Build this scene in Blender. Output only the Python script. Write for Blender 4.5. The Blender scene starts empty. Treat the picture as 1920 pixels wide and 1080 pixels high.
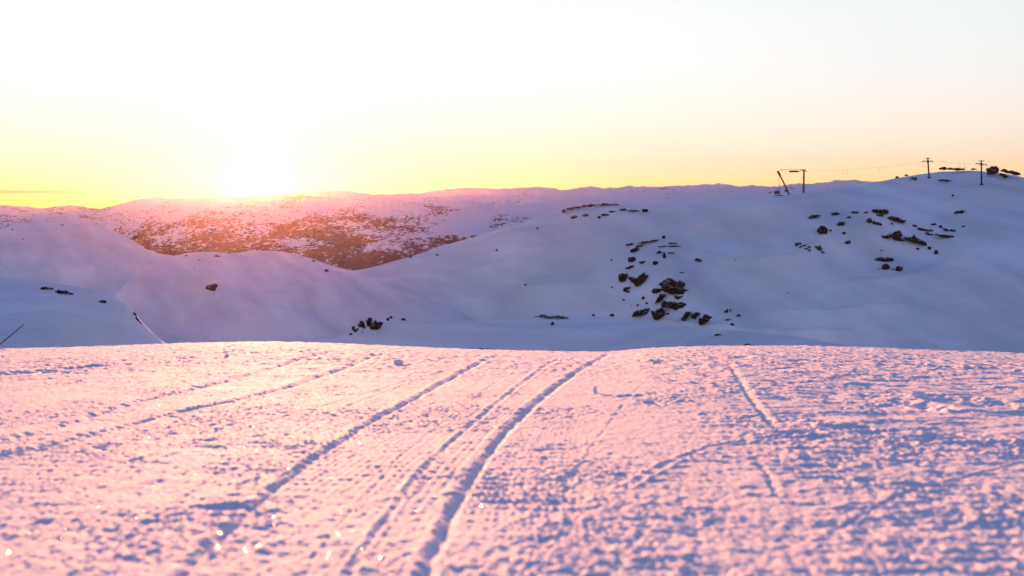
import bpy, math
import numpy as np

# ------------------------------------------------------------------ camera
scene = bpy.context.scene
F = 2667.0                       # focal length in photo pixels (50 mm on 36 mm, 1920 px wide)
EYE = 400.0                      # photo row of eye level
CAMZ = 0.54
PITCH = math.atan((540.0 - EYE) / F)
cam_d = bpy.data.cameras.new('camera'); cam = bpy.data.objects.new('camera', cam_d)
scene.collection.objects.link(cam); scene.camera = cam
cam.location = (0, 0, CAMZ); cam.rotation_euler = (math.pi / 2 - PITCH, 0, 0)
cam_d.lens = 50; cam_d.sensor_width = 36; cam_d.clip_start = 0.05; cam_d.clip_end = 80000
cam_d.dof.use_dof = True; cam_d.dof.focus_distance = 36.0; cam_d.dof.aperture_fstop = 3.9

# ------------------------------------------------------------------ light
SUN_PX, SUN_PY = 487.0, 353.0
SUN_AZ = math.atan((SUN_PX - 960) / F)
SUN_EL = (EYE - SUN_PY) / F
SUN_DIR = np.array([math.sin(SUN_AZ) * math.cos(SUN_EL), math.cos(SUN_AZ) * math.cos(SUN_EL), math.sin(SUN_EL)])
EXPOSURE = 2.4
sun_d = bpy.data.lights.new('sun', 'SUN'); sun = bpy.data.objects.new('sun', sun_d)
scene.collection.objects.link(sun)
sun_d.energy = 4.2; sun_d.angle = math.radians(0.5); sun_d.color = (1.0, 0.38, 0.15)
sun.rotation_euler = (math.pi / 2 - SUN_EL, 0, math.pi - SUN_AZ)

world = bpy.data.worlds.new('World'); scene.world = world; world.use_nodes = True
wn = world.node_tree; wn.nodes.clear()
def WN(t, **k):
    n = wn.nodes.new(t)
    for a, b in k.items(): setattr(n, a, b)
    return n
def WM(op, a, b=None, c=None):
    n = WN('ShaderNodeMath', operation=op)
    for i, v in enumerate((a, b, c)):
        if v is None: continue
        if isinstance(v, (int, float)): n.inputs[i].default_value = v
        else: wn.links.new(v, n.inputs[i])
    return n.outputs[0]
SKY_STRENGTH = 0.093
sky = WN('ShaderNodeTexSky', sky_type='NISHITA', sun_disc=False, sun_elevation=SUN_EL, sun_rotation=SUN_AZ,
         air_density=1.0, dust_density=0.0, ozone_density=1.6, altitude=900)
bg = WN('ShaderNodeBackground'); bg.inputs[1].default_value = SKY_STRENGTH
tint = WN('ShaderNodeMix', data_type='RGBA', blend_type='MULTIPLY'); tint.inputs[0].default_value = 1.0
WO = WN('ShaderNodeOutputWorld')
# glow of thin air round the sun and a low streak of cloud, both by direction in the sky
geo = WN('ShaderNodeTexCoord')
dot = WN('ShaderNodeVectorMath', operation='DOT_PRODUCT'); dot.inputs[1].default_value = tuple(SUN_DIR)
nrm = WN('ShaderNodeVectorMath', operation='NORMALIZE')
wn.links.new(geo.outputs['Generated'], nrm.inputs[0]); wn.links.new(nrm.outputs[0], dot.inputs[0])
sepz = WN('ShaderNodeSeparateXYZ'); wn.links.new(nrm.outputs[0], sepz.inputs[0])
# colour of the air by height over the horizon
tmix = WN('ShaderNodeValToRGB'); wn.links.new(sepz.outputs[2], tmix.inputs[0])
for i, (p_, c_) in enumerate([(0.0, (.53, .58, 1.70)), (.035, (.57, .585, 1.42)), (.07, (.78, .725, 1.20)), (.14, (1.20, 0.98, 1.07)), (.30, (1.14, .98, 1.34)), (.55, (.96, .92, 1.52))]):
    e_ = tmix.color_ramp.elements[i] if i < 2 else tmix.color_ramp.elements.new(p_)
    e_.position = p_; e_.color = c_ + (1,)
wn.links.new(tmix.outputs[0], tint.inputs[7])
ang2 = WM('MULTIPLY', WM('SUBTRACT', 1.0, dot.outputs['Value']), 2.0)          # about angle squared
ang = WM('SQRT', WM('MAXIMUM', ang2, 0.0))
core = WM('MULTIPLY', WM('EXPONENT', WM('MULTIPLY', ang, -140.0)), 22.0)
halo = WM('MULTIPLY', WM('EXPONENT', WM('MULTIPLY', ang, -16.0)), 0.12)
addc = WN('ShaderNodeCombineXYZ')
wn.links.new(WM('ADD', core, WM('MULTIPLY', halo, 2.0)), addc.inputs[0])
wn.links.new(WM('ADD', WM('MULTIPLY', core, 0.62), WM('MULTIPLY', halo, 1.1)), addc.inputs[1])
wn.links.new(WM('ADD', WM('MULTIPLY', core, 0.16), WM('MULTIPLY', halo, 0.25)), addc.inputs[2])
addn = WN('ShaderNodeVectorMath', operation='ADD')
wn.links.new(sky.outputs[0], addn.inputs[0]); wn.links.new(addc.outputs[0], addn.inputs[1])
wn.links.new(addn.outputs[0], tint.inputs[6])
# thin streaks of stratus low over the horizon, fading out towards the right
azm = WM('ARCTAN2', sepz.outputs[0], sepz.outputs[1])
cvec = WN('ShaderNodeCombineXYZ'); wn.links.new(WM('MULTIPLY', azm, 9.0), cvec.inputs[0]); wn.links.new(WM('MULTIPLY', sepz.outputs[2], 260.0), cvec.inputs[1])
cno = WN('ShaderNodeTexNoise'); cno.inputs['Scale'].default_value = 1.0; cno.inputs['Detail'].default_value = 4; wn.links.new(cvec.outputs[0], cno.inputs['Vector'])
def streak(z0, w, az1, amt):
    g = WM('EXPONENT', WM('MULTIPLY', WM('POWER', WM('DIVIDE', WM('SUBTRACT', WM('ADD', sepz.outputs[2], WM('MULTIPLY', cno.outputs[0], 0.0016)), z0 + 0.0008), w), 2.0), -1.0))
    m = WN('ShaderNodeMapRange', interpolation_type='SMOOTHSTEP'); wn.links.new(azm, m.inputs[0])
    m.inputs[1].default_value = az1 - 0.04; m.inputs[2].default_value = az1; m.inputs[3].default_value = amt; m.inputs[4].default_value = 0.0
    return WM('MULTIPLY', g, m.outputs[0])
cl_amt = WM('MINIMUM', WM('ADD', WM('ADD', streak(0.0142, 0.0012, -0.17, 1.0), streak(0.0085, 0.0007, -0.2, 0.5)), streak(0.0190, 0.0006, -0.27, 0.12)), 0.95)
cmix = WN('ShaderNodeMix', data_type='RGBA'); wn.links.new(cl_amt, cmix.inputs[0])
wn.links.new(tint.outputs[2], cmix.inputs[6])
cmul = WN('ShaderNodeMix', data_type='RGBA', blend_type='MULTIPLY'); cmul.inputs[0].default_value = 1.0
wn.links.new(tint.outputs[2], cmul.inputs[6]); cmul.inputs[7].default_value = (0.34, 0.34, 0.70, 1)
wn.links.new(cmul.outputs[2], cmix.inputs[7]); wn.links.new(cmix.outputs[2], bg.inputs[0]); wn.links.new(bg.outputs[0], WO.inputs[0])

vs = scene.view_settings
vs.view_transform = 'Standard'; vs.look = 'None'; vs.gamma = 1; vs.use_curve_mapping = False; vs.exposure = EXPOSURE
cy = scene.cycles
cy.max_bounces = 5; cy.diffuse_bounces = 3; cy.glossy_bounces = 2; cy.volume_bounces = 0; cy.transparent_max_bounces = 6
cy.use_denoising = True; cy.sample_clamp_indirect = 6.0; cy.caustics_reflective = False; cy.caustics_refractive = False

rng = np.random.default_rng(11)

# ------------------------------------------------------------------ helpers
def ray(px, py):
    """photo pixel -> azimuth and tangent of elevation of the sight line"""
    cx = (np.asarray(px, float) - 960) / F; cyy = (540 - np.asarray(py, float)) / F
    dx = cx; dy = math.cos(PITCH) + cyy * math.sin(PITCH); dz = cyy * math.cos(PITCH) - math.sin(PITCH)
    return np.arctan2(dx, dy), dz / np.hypot(dx, dy)

_perm = rng.permutation(512)
_perm = np.concatenate([_perm, _perm]).astype(np.int64)
_ga = rng.random(512) * 2 * np.pi
_gx, _gy = np.cos(_ga), np.sin(_ga)
def noise(x, y):
    x = np.asarray(x, float); y = np.asarray(y, float)
    xi = np.floor(x).astype(np.int64); yi = np.floor(y).astype(np.int64)
    xf = x - xi; yf = y - yi
    u = xf * xf * xf * (xf * (xf * 6 - 15) + 10); v = yf * yf * yf * (yf * (yf * 6 - 15) + 10)
    def g(a, b, fx, fy):
        h = _perm[(_perm[(xi + a) & 511] + yi + b) & 511]
        return _gx[h] * fx + _gy[h] * fy
    n0 = g(0, 0, xf, yf); n1 = g(1, 0, xf - 1, yf)
    m0 = g(0, 1, xf, yf - 1); m1 = g(1, 1, xf - 1, yf - 1)
    a = n0 + u * (n1 - n0); b = m0 + u * (m1 - m0)
    return (a + v * (b - a)) * 1.5
def fbm(x, y, octaves=4, gain=0.5):
    s = 0; a = 1.0; f = 1.0
    for i in range(octaves):
        s = s + a * noise(x * f + 17.3 * i, y * f - 9.1 * i); a *= gain; f *= 2.03
    return s
def sstep(a, b, x):
    t = np.clip((x - a) / (b - a), 0, 1); return t * t * (3 - 2 * t)
def smooth(a, n):
    if n < 1: return a
    k = np.hanning(2 * n + 3)[1:-1]; k /= k.sum()
    return np.convolve(np.pad(a, n, mode='edge'), k, mode='valid')

def link(o, parent=None):
    scene.collection.objects.link(o)
    if parent: o.parent = parent
    return o
def mesh_np(name, verts, faces, mat=None, smooth_shade=True, parent=None):
    """verts (n,3), faces (m,3 or 4) as numpy arrays"""
    faces = np.asarray(faces, np.int32); verts = np.asarray(verts, np.float32)
    me = bpy.data.meshes.new(name); k = faces.shape[1]
    me.vertices.add(len(verts)); me.vertices.foreach_set('co', verts.ravel())
    me.loops.add(faces.size); me.loops.foreach_set('vertex_index', faces.ravel())
    me.polygons.add(len(faces)); me.polygons.foreach_set('loop_start', np.arange(len(faces), dtype=np.int32) * k)
    me.polygons.foreach_set('use_smooth', np.full(len(faces), smooth_shade))
    me.update(calc_edges=True)
    if mat: me.materials.append(mat)
    return link(bpy.data.objects.new(name, me), parent)
def grid_faces(nr, nc):
    i = np.arange((nr - 1) * (nc - 1)); r = i // (nc - 1); c = i % (nc - 1); a = r * nc + c
    return np.stack([a, a + 1, a + nc + 1, a + nc], 1)
def tag(o, label=None, cat=None, group=None, kind=None):
    if label: o['label'] = label
    if cat: o['category'] = cat
    if group: o['group'] = group
    if kind: o['kind'] = kind
    return o
def empty(name, loc, rz=0.0, sc=1.0):
    o = link(bpy.data.objects.new(name, None)); o.location = loc; o.rotation_euler = (0, 0, rz); o.scale = (sc, sc, sc); o.empty_display_size = 0.3
    return o

# ------------------------------------------------------------------ materials
def new_mat(name):
    m = bpy.data.materials.new(name); m.use_nodes = True; nt = m.node_tree
    return m, nt, nt.nodes['Principled BSDF']
def nnode(nt, t, **k):
    n = nt.nodes.new(t)
    for a, b in k.items(): setattr(n, a, b)
    return n
def snow_material(name, scales, base=(0.84, 0.86, 0.90), crust_shade=0.06, stretch=(1, 1, 1), rough=0.9, rot=0.0):
    """scales: list of (noise scale, bump distance)"""
    m, nt, p = new_mat(name)
    tc = nnode(nt, 'ShaderNodeTexCoord'); mp = nnode(nt, 'ShaderNodeMapping'); mp.inputs['Scale'].default_value = stretch
    vr = nnode(nt, 'ShaderNodeVectorRotate', rotation_type='Z_AXIS'); vr.inputs['Angle'].default_value = rot
    nt.links.new(tc.outputs['Object'], vr.inputs['Vector']); nt.links.new(vr.outputs[0], mp.inputs['Vector'])
    prev = None
    for sc, dist in scales:
        tx = nnode(nt, 'ShaderNodeTexNoise'); tx.inputs['Scale'].default_value = sc; tx.inputs['Detail'].default_value = 3; tx.inputs['Distortion'].default_value = 0.25
        nt.links.new(mp.outputs[0], tx.inputs['Vector'])
        b = nnode(nt, 'ShaderNodeBump'); b.inputs['Strength'].default_value = 1.0; b.inputs['Distance'].default_value = dist
        nt.links.new(tx.outputs[0], b.inputs['Height'])
        if prev: nt.links.new(prev.outputs[0], b.inputs['Normal'])
        prev = b
    nt.links.new(prev.outputs[0], p.inputs['Normal'])
    tx = nnode(nt, 'ShaderNodeTexNoise'); tx.inputs['Scale'].default_value = scales[0][0] * 0.6; tx.inputs['Detail'].default_value = 5
    nt.links.new(mp.outputs[0], tx.inputs['Vector'])
    r = nnode(nt, 'ShaderNodeValToRGB')
    r.color_ramp.elements[0].position = 0.3; r.color_ramp.elements[1].position = 0.75
    r.color_ramp.elements[0].color = tuple(c * (1 - crust_shade) for c in base) + (1,)  # wind-crust tone; on the hills its streaks also put relief shading into the colour
    r.color_ramp.elements[1].color = tuple(min(1, c * (1 + crust_shade * 0.5)) for c in base) + (1,)
    nt.links.new(tx.outputs[0], r.inputs[0]); nt.links.new(r.outputs[0], p.inputs['Base Color'])
    p.inputs['Roughness'].default_value = rough; p.inputs['Specular IOR Level'].default_value = 0.05
    return m
M_SLOPE = snow_material('groomed_snow', [(50.0, 0.006), (140.0, 0.0025)], crust_shade=0.04, rough=0.9)
M_HILL = snow_material('wind_packed_snow', [(0.20, 0.55), (0.75, 0.22), (2.4, 0.07)], base=(0.90, 0.915, 0.945), crust_shade=0.19, stretch=(0.09, 1, 0.6), rot=-0.35)
M_DRIFT = snow_material('drifted_snow', [(0.10, 0.7), (0.45, 0.22), (2.0, 0.06)], base=(0.90, 0.915, 0.945), crust_shade=0.22, stretch=(0.25, 1, 0.8), rot=1.1)  # streak tones deepened so the colour adds light and shade to the drifts
M_VALLEY = snow_material('valley_snow', [(0.01, 1.0)])

def range_material(name, scale, fine, lo, hi, treeline, fade):
    """snow with dark scrub and rock showing through; thicker below the treeline (a height in metres)"""
    m, nt, p = new_mat(name)
    g = nnode(nt, 'ShaderNodeNewGeometry'); mp = nnode(nt, 'ShaderNodeMapping'); mp.inputs['Scale'].default_value = (0.8, 0.35, 1.6)
    nt.links.new(g.outputs['Position'], mp.inputs['Vector'])
    t1 = nnode(nt, 'ShaderNodeTexNoise'); t1.inputs['Scale'].default_value = scale; t1.inputs['Detail'].default_value = 9; t1.inputs['Roughness'].default_value = 0.68
    t2 = nnode(nt, 'ShaderNodeTexNoise'); t2.inputs['Scale'].default_value = fine; t2.inputs['Detail'].default_value = 6; t2.inputs['Roughness'].default_value = 0.7
    for t in (t1, t2): nt.links.new(mp.outputs[0], t.inputs['Vector'])
    def M(op, a, b):
        n = nnode(nt, 'ShaderNodeMath', operation=op)
        for i, v in enumerate((a, b)):
            if isinstance(v, (int, float)): n.inputs[i].default_value = v
            else: nt.links.new(v, n.inputs[i])
        return n.outputs[0]
    sx = nnode(nt, 'ShaderNodeSeparateXYZ'); nt.links.new(g.outputs['Position'], sx.inputs[0])
    zz = nnode(nt, 'ShaderNodeMapRange'); nt.links.new(sx.outputs[2], zz.inputs[0])
    zz.inputs[1].default_value = treeline - fade; zz.inputs[2].default_value = treeline + fade
    zz.inputs[3].default_value = lo; zz.inputs[4].default_value = hi
    val = M('ADD', M('MULTIPLY', t1.outputs[0], 0.58), M('MULTIPLY', t2.outputs[0], 0.42))
    d = M('SUBTRACT', val, zz.outputs[0])
    s = nnode(nt, 'ShaderNodeMapRange', interpolation_type='SMOOTHSTEP'); nt.links.new(d, s.inputs[0])
    s.inputs[1].default_value = -0.012; s.inputs[2].default_value = 0.03
    mix = nnode(nt, 'ShaderNodeMix', data_type='RGBA'); nt.links.new(s.outputs[0], mix.inputs[0])
    mix.inputs[6].default_value = (0.82, 0.83, 0.87, 1); mix.inputs[7].default_value = (0.14, 0.066, 0.052, 1)
    nt.links.new(mix.outputs[2], p.inputs['Base Color']); p.inputs['Roughness'].default_value = 0.8
    p.inputs['Specular IOR Level'].default_value = 0.1
    return m
def rock_material():
    m, nt, p = new_mat('dark_rock')
    tc = nnode(nt, 'ShaderNodeTexCoord')
    tx = nnode(nt, 'ShaderNodeTexNoise'); tx.inputs['Scale'].default_value = 1.6; tx.inputs['Detail'].default_value = 8
    nt.links.new(tc.outputs['Object'], tx.inputs['Vector'])
    r = nnode(nt, 'ShaderNodeValToRGB')
    e = r.color_ramp.elements; e[0].position = 0.35; e[0].color = (0.022, 0.015, 0.011, 1); e[1].position = 0.7; e[1].color = (0.10, 0.062, 0.040, 1)
    nt.links.new(tx.outputs[0], r.inputs[0])
    gn = nnode(nt, 'ShaderNodeNewGeometry'); sp = nnode(nt, 'ShaderNodeSeparateXYZ'); nt.links.new(gn.outputs['True Normal'], sp.inputs[0])
    ad = nnode(nt, 'ShaderNodeMath', operation='MULTIPLY_ADD'); nt.links.new(tx.outputs[0], ad.inputs[0]); ad.inputs[1].default_value = 0.7; nt.links.new(sp.outputs[2], ad.inputs[2])
    st_ = nnode(nt, 'ShaderNodeMapRange', interpolation_type='SMOOTHSTEP'); nt.links.new(ad.outputs[0], st_.inputs[0]); st_.inputs[1].default_value = 1.27; st_.inputs[2].default_value = 1.36
    mx = nnode(nt, 'ShaderNodeMix', data_type='RGBA'); nt.links.new(st_.outputs[0], mx.inputs[0]); nt.links.new(r.outputs[0], mx.inputs[6]); mx.inputs[7].default_value = (0.8, 0.82, 0.86, 1)
    nt.links.new(mx.outputs[2], p.inputs['Base Color'])
    b = nnode(nt, 'ShaderNodeBump'); b.inputs['Distance'].default_value = 0.25; nt.links.new(tx.outputs[0], b.inputs['Height'])
    nt.links.new(b.outputs[0], p.inputs['Normal'])
    p.inputs['Roughness'].default_value = 0.9; p.inputs['Specular IOR Level'].default_value = 0.12
    return m
M_ROCK = rock_material()
def plain(name, col, rough=0.6, metal=0.0, grain=3.0):
    m, nt, p = new_mat(name)
    tc = nnode(nt, 'ShaderNodeTexCoord'); tx = nnode(nt, 'ShaderNodeTexNoise'); tx.inputs['Scale'].default_value = grain; tx.inputs['Detail'].default_value = 5
    nt.links.new(tc.outputs['Object'], tx.inputs['Vector'])
    r = nnode(nt, 'ShaderNodeValToRGB'); r.color_ramp.elements[0].color = tuple(c * 0.7 for c in col) + (1,)
    r.color_ramp.elements[1].color = tuple(min(1, c * 1.25) for c in col) + (1,)
    nt.links.new(tx.outputs[0], r.inputs[0]); nt.links.new(r.outputs[0], p.inputs['Base Color'])
    p.inputs['Roughness'].default_value = rough; p.inputs['Metallic'].default_value = metal
    return m
M_STEEL = plain('weathered_steel', (0.075, 0.045, 0.035), 0.7)
M_DARK = plain('dark_painted_steel', (0.03, 0.024, 0.022), 0.7)
M_CABLE = plain('steel_rope', (0.10, 0.085, 0.075), 0.6)
M_WOOD = plain('grey_brown_stick', (0.10, 0.06, 0.045), 0.8, grain=20)
M_TREE = plain('bare_birch', (0.13, 0.06, 0.048), 0.9, grain=0.02)
M_CRYSTAL, _nt, _p = new_mat('ice_crystal')
_p.inputs['Base Color'].default_value = (0.9, 0.9, 0.92, 1); _p.inputs['Roughness'].default_value = 0.24; _p.inputs['IOR'].default_value = 1.31
_p.inputs['Specular IOR Level'].default_value = 0.8

# ------------------------------------------------------------------ foreground slope
H0, S1, CC = 0.54, 0.0705, 0.00030
SC = 0.52                        # size of the surface relief
_crest = np.array([(-500, 676), (-200, 664), (0, 655), (100, 653), (200, 650), (330, 645), (420, 642.5), (520, 641.5), (600, 644), (700, 648), (800, 652.5), (900, 656.5), (1000, 659),
                   (1080, 660.5), (1140, 661), (1170, 658.5), (1210, 654.5), (1300, 651), (1400, 649.5), (1480, 649.5), (1560, 651), (1650, 653.5), (1750, 658), (1850, 661), (1920, 664), (2150, 672), (2500, 688)])
_ca, _ct = ray(_crest[:, 0], _crest[:, 1])
def fg_base0(x, y):
    yy = np.maximum(y, 0)
    R = np.hypot(x, y)
    return -(S1 * y + CC * yy * yy) - 0.004 * np.maximum(R - 50, 0) ** 2
_azt = np.linspace(-0.75, 0.75, 1201)
_Rt = np.linspace(6, 72, 450)
_delta = np.zeros_like(_azt)
_target = smooth(np.interp(_azt, _ca, _ct), 5)
for _ in range(3):
    A, R = np.meshgrid(_azt, _Rt, indexing='ij')
    z = fg_base0(R * np.sin(A), R * np.cos(A)) + _delta[:, None] * R * sstep(4, 26, R)
    te = ((z - CAMZ) / R).max(1)
    _delta += _target - te
def fg_base(x, y):
    R = np.hypot(x, y); az = np.arctan2(x, y)
    return fg_base0(x, y) + np.interp(az, _azt, _delta) * R * sstep(4, 26, R)
def fg_hit(px, py):
    az, te = ray(px, py)
    R = np.exp(np.linspace(math.log(0.8), math.log(50), 4000))
    out = []
    for a, t in zip(np.atleast_1d(az), np.atleast_1d(te)):
        x, y = R * math.sin(a), R * math.cos(a)
        tt = (fg_base(x, y) - CAMZ) / R
        i = int(np.argmax(tt >= t)) if (tt >= t).any() else int(np.argmax(tt))
        out.append((x[i], y[i]))
    return np.array(out)

def poly_dist(x, y, pts):
    """signed lateral distance to a polyline and the distance run along it (nan far away)"""
    best = np.full(x.shape, 1e9); sgn = np.ones_like(x); along = np.zeros_like(x); run = 0.0
    for (x0, y0), (x1, y1) in zip(pts[:-1], pts[1:]):
        dx, dy = x1 - x0, y1 - y0; L = math.hypot(dx, dy)
        t = np.clip(((x - x0) * dx + (y - y0) * dy) / (L * L), 0, 1)
        ex, ey = x - x0 - t * dx, y - y0 - t * dy
        d = np.hypot(ex, ey); m = d < best
        best = np.where(m, d, best); sgn = np.where(m, np.sign(ex * dy - ey * dx), sgn); along = np.where(m, run + t * L, along)
        run += L
    return best * sgn, along

def fg_detail(x, y, da):
    """da: signed distance to the deep track (positive to its right)"""
    x = x / SC; y = y / SC; da = da / SC; R = np.hypot(x, y)
    right = sstep(0.5, 2.2, da + 0.3 * noise(x * 0.4, y * 0.4))            # rough, wind-blown side
    lump = sstep(-.35, .45, noise(x * 0.55 + 3, y * 0.3 + 8) + 0.5 * noise(x * 1.6 + 1, y * 0.8))
    d = 0.015 * noise(x * 0.35, y * 0.22) + 0.007 * noise(x * 0.9 + 5, y * 0.7)
    g = 0.0032 * noise(x * 2.6, y * 1.6 + 4) + 0.0032 * noise(x * 6.5 + 2, y * 3.2) + 0.0048 * noise(x * 13, y * 6 + 7) + 0.0046 * noise(x * 25 + 9, y * 12) + 0.0032 * noise(x * 45 + 5, y * 24 + 1)
    d = d + g * (0.78 + 0.72 * lump)
    # crumbs and small clods
    for f, th, a in ((7.5, .30, .020), (15, .28, .013), (28, .25, .008)):
        d = d + np.maximum(noise(x * f + 31, y * f * .55 + 3) - th, 0) * a * (0.35 + 0.9 * right) * (0.4 + lump)
    # pits
    d = d - np.maximum(noise(x * 6.2 + 91, y * 4 + 23) - 0.33, 0) * 0.020 * (0.3 + lump)
    # wind ridges lying across the slope on the right
    sa = noise(x * 0.9 + 2 * noise(x * 0.5, y * 0.5), y * 2.4 + 40)
    d = d + right * (0.007 * sa + 0.012 * np.maximum(noise(x * 1.6 + 70, y * 3.4), 0) ** 1.5 + 0.006 * noise(x * 2.2, y * 8 + 9))
    rr = sstep(1.5, 3.2, da) * sstep(8, 13, R)
    d = d + rr * (0.024 * np.maximum(noise(x * 1.1 + 12, y * 1.2 + 5), -0.2) + 0.014 * noise(x * 2.7, y * 2.2 + 50))
    # groomed ribs with cleat marks across them, right beside the deep track
    th = math.radians(9.5)
    v = x * math.sin(th) + y * math.cos(th)
    uw = da + 0.006 * noise(x * 1.3, y * 0.8)
    ribs = np.cos(2 * np.pi * uw / 0.044)
    cle = np.cos(2 * np.pi * (v + 0.03 * noise(x * 2, y * 2)) / 0.27)
    patch = np.clip(0.55 + 0.9 * noise(x * 1.1, y * 0.45 + 77), 0, 1)
    strip = sstep(0.03, 0.06, da) * (1 - sstep(0.45, 0.95, da)) * sstep(5.5, 8, R) * (1 - sstep(14, 22, R) * .6)
    d = d + strip * (0.0016 * ribs + 0.0030 * cle + 0.0034 * ribs * cle) * (0.2 + 0.8 * patch)
    left = sstep(0.03, 0.1, -da) * sstep(5, 8, R)
    d = d + left * (0.0020 * np.cos(2 * np.pi * uw / 0.06) + 0.0012 * cle) * (0.3 + patch)
    # longer ripples that still read far down the slope
    d = d + sstep(14, 40, R) * (0.020 * noise(x * 5, y * 1.0 + 3) + 0.022 * noise(x * 2.2 + 8, y * 0.5) + 0.016 * noise(x * 9 + 4, y * 2.2) + 0.012 * noise(x * 16 + 4, y * 4.5))
    d = d + sstep(45, 85, R) * (0.06 * np.maximum(noise(x * 1.1, y * .45), -.1) + 0.035 * noise(x * 2.6 + 5, y * 1.1))
    return d * SC

TRACKS = [  # photo points, half width, depth, berm height
    ([(795, 1095), (815, 1040), (850, 960), (895, 885), (950, 810), (1000, 762), (1065, 710), (1100, 688), (1142, 664)], 0.026, 0.024, 0.007),
    ([(330, 1095), (420, 1005), (520, 915), (620, 842), (700, 790), (770, 752), (850, 708), (900, 682), (935, 666)], 0.024, 0.022, 0.010),
    ([(655, 1085), (700, 1010), (780, 900), (850, 830), (930, 760), (1000, 705), (1050, 672)], 0.016, 0.008, 0.009),
    ([(-40, 866), (90, 835), (180, 812), (310, 778), (440, 752), (560, 720), (650, 690), (715, 664)], 0.032, 0.024, 0.006),
    ([(-40, 838), (120, 795), (250, 756), (330, 738), (420, 716), (520, 688), (612, 660)], 0.034, 0.026, 0.006),
    ([(1366, 680), (1385, 712), (1410, 752), (1450, 800)], 0.022, 0.014, 0.004),
    ([(120, 1090), (420, 880), (640, 765), (850, 690)], 0.010, 0.007, 0.003),
    ([(980, 1090), (1040, 960), (1110, 840), (1180, 745), (1240, 690)], 0.009, 0.004, 0.002),
    ([(-20, 934), (300, 852), (560, 775), (760, 715)], 0.010, 0.007, 0.003),
    ([(560, 1090), (640, 980), (760, 850), (900, 740), (985, 680)], 0.009, 0.005, 0.003),
    ([(1180, 915), (1260, 868), (1340, 838), (1450, 820), (1600, 818), (1760, 830)], 0.022, 0.004, 0.009),
    ([(1560, 1000), (1700, 925), (1940, 862)], 0.012, 0.008, 0.004),
    ([(1405, 850), (1440, 890), (1455, 930)], 0.014, 0.008, 0.002),
]
DENTS = [  # photo x, y, width px, depth-in-view px, depth m
    (55, 699, 110, 9, .07), (150, 690, 60, 8, .05), (110, 684, 70, 6, .04), (420, 952, 105, 15, .030), (180, 842, 26, 7, .02), (322, 855, 18, 12, .016),
    (60, 985, 50, 18, .016), (465, 905, 22, 12, .014), (300, 905, 60, 12, .012), (1105, 985, 110, 26, .016), (1320, 1070, 100, 24, .014), (835, 1000, 34, 22, .02),
    (1760, 880, 50, 10, .014), (1600, 905, 40, 8, .012), (1720, 760, 60, 16, .05), (1840, 755, 120, 20, .05), (1600, 805, 90, 8, .04), (1500, 815, 80, 6, .04), (1740, 770, 30, 10, .04),
    (1240, 678, 30, 8, .03), (1180, 745, 60, 7, .02), (1225, 758, 26, 6, .018), (1000, 770, 60, 5, .012), (1050, 845, 70, 5, .012), (1790, 690, 90, 8, .06), (1890, 695, 60, 8, .06), (1700, 683, 60, 6, .04)]
_track_w = [(fg_hit([p[0] for p in t[0]], [p[1] for p in t[0]]), t[1], t[2], t[3]) for t in TRACKS]
_dent_w = []
for px, py, w, h, dep in DENTS:
    c, a, b = fg_hit([px, px, px], [py, py + h / 2, max(py - h / 2, 664)])
    Rc = math.hypot(*c); _dent_w.append((c, max(0.5 * w * Rc / F, 0.02), max(0.5 * abs(b[1] - a[1]), 0.025), dep * SC * (0.5 if Rc < 6 else 0.8)))
def fg_height(x, y):
    z = fg_base(x, y) + fg_detail(x, y, poly_dist(x, y, _track_w[0][0])[0])
    for pts, w, dep, berm in _track_w:
        w, dep, berm = w * SC, dep * SC, berm * SC; q = 12 * w + .03
        k = np.flatnonzero((x > pts[:, 0].min() - q) & (x < pts[:, 0].max() + q) & (y > pts[:, 1].min() - q) & (y < pts[:, 1].max() + q))
        if not len(k): continue
        xx, yy = x[k], y[k]
        d, al = poly_dist(xx, yy, pts)
        m = np.abs(d) < q; k, xx, yy, d, al = k[m], xx[m], yy[m], d[m], al[m]
        wd = 0.8 + np.hypot(xx, yy) / 8; w = w * wd; dep = dep * np.sqrt(wd); berm = berm * np.sqrt(wd)
        d = d + SC * (0.012 * noise(al * 5, d * 0 + 3) + 0.012 * noise(xx * 15, yy * 12))
        amp = 0.85 + 0.35 * noise(al * 2.2, d * 0 + 9.0)
        z[k] += -dep * amp * np.exp(-(d / w) ** 2) + berm * np.exp(-((np.abs(d + w * 0.7) - w * 1.7) / (w * 0.7)) ** 2) * (0.7 + 0.5 * noise(xx * 8, yy * 5))
    for c, rx, ry, dep in _dent_w:
        k = np.flatnonzero((np.abs(x - c[0]) < 3 * rx) & (np.abs(y - c[1]) < 3 * ry))
        xx, yy = x[k], y[k]
        q = ((xx - c[0]) / rx) ** 2 + ((yy - c[1]) / ry) ** 2 + 0.7 * noise(xx * 8, yy * 6) + 0.5 * noise(xx * 21, yy * 14)
        q = np.maximum(q, 0)
        z[k] += -dep * np.exp(-q * q * 0.8) + dep * 0.35 * np.exp(-((np.sqrt(q) - 1.5) / 0.35) ** 2)
    return z
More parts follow.
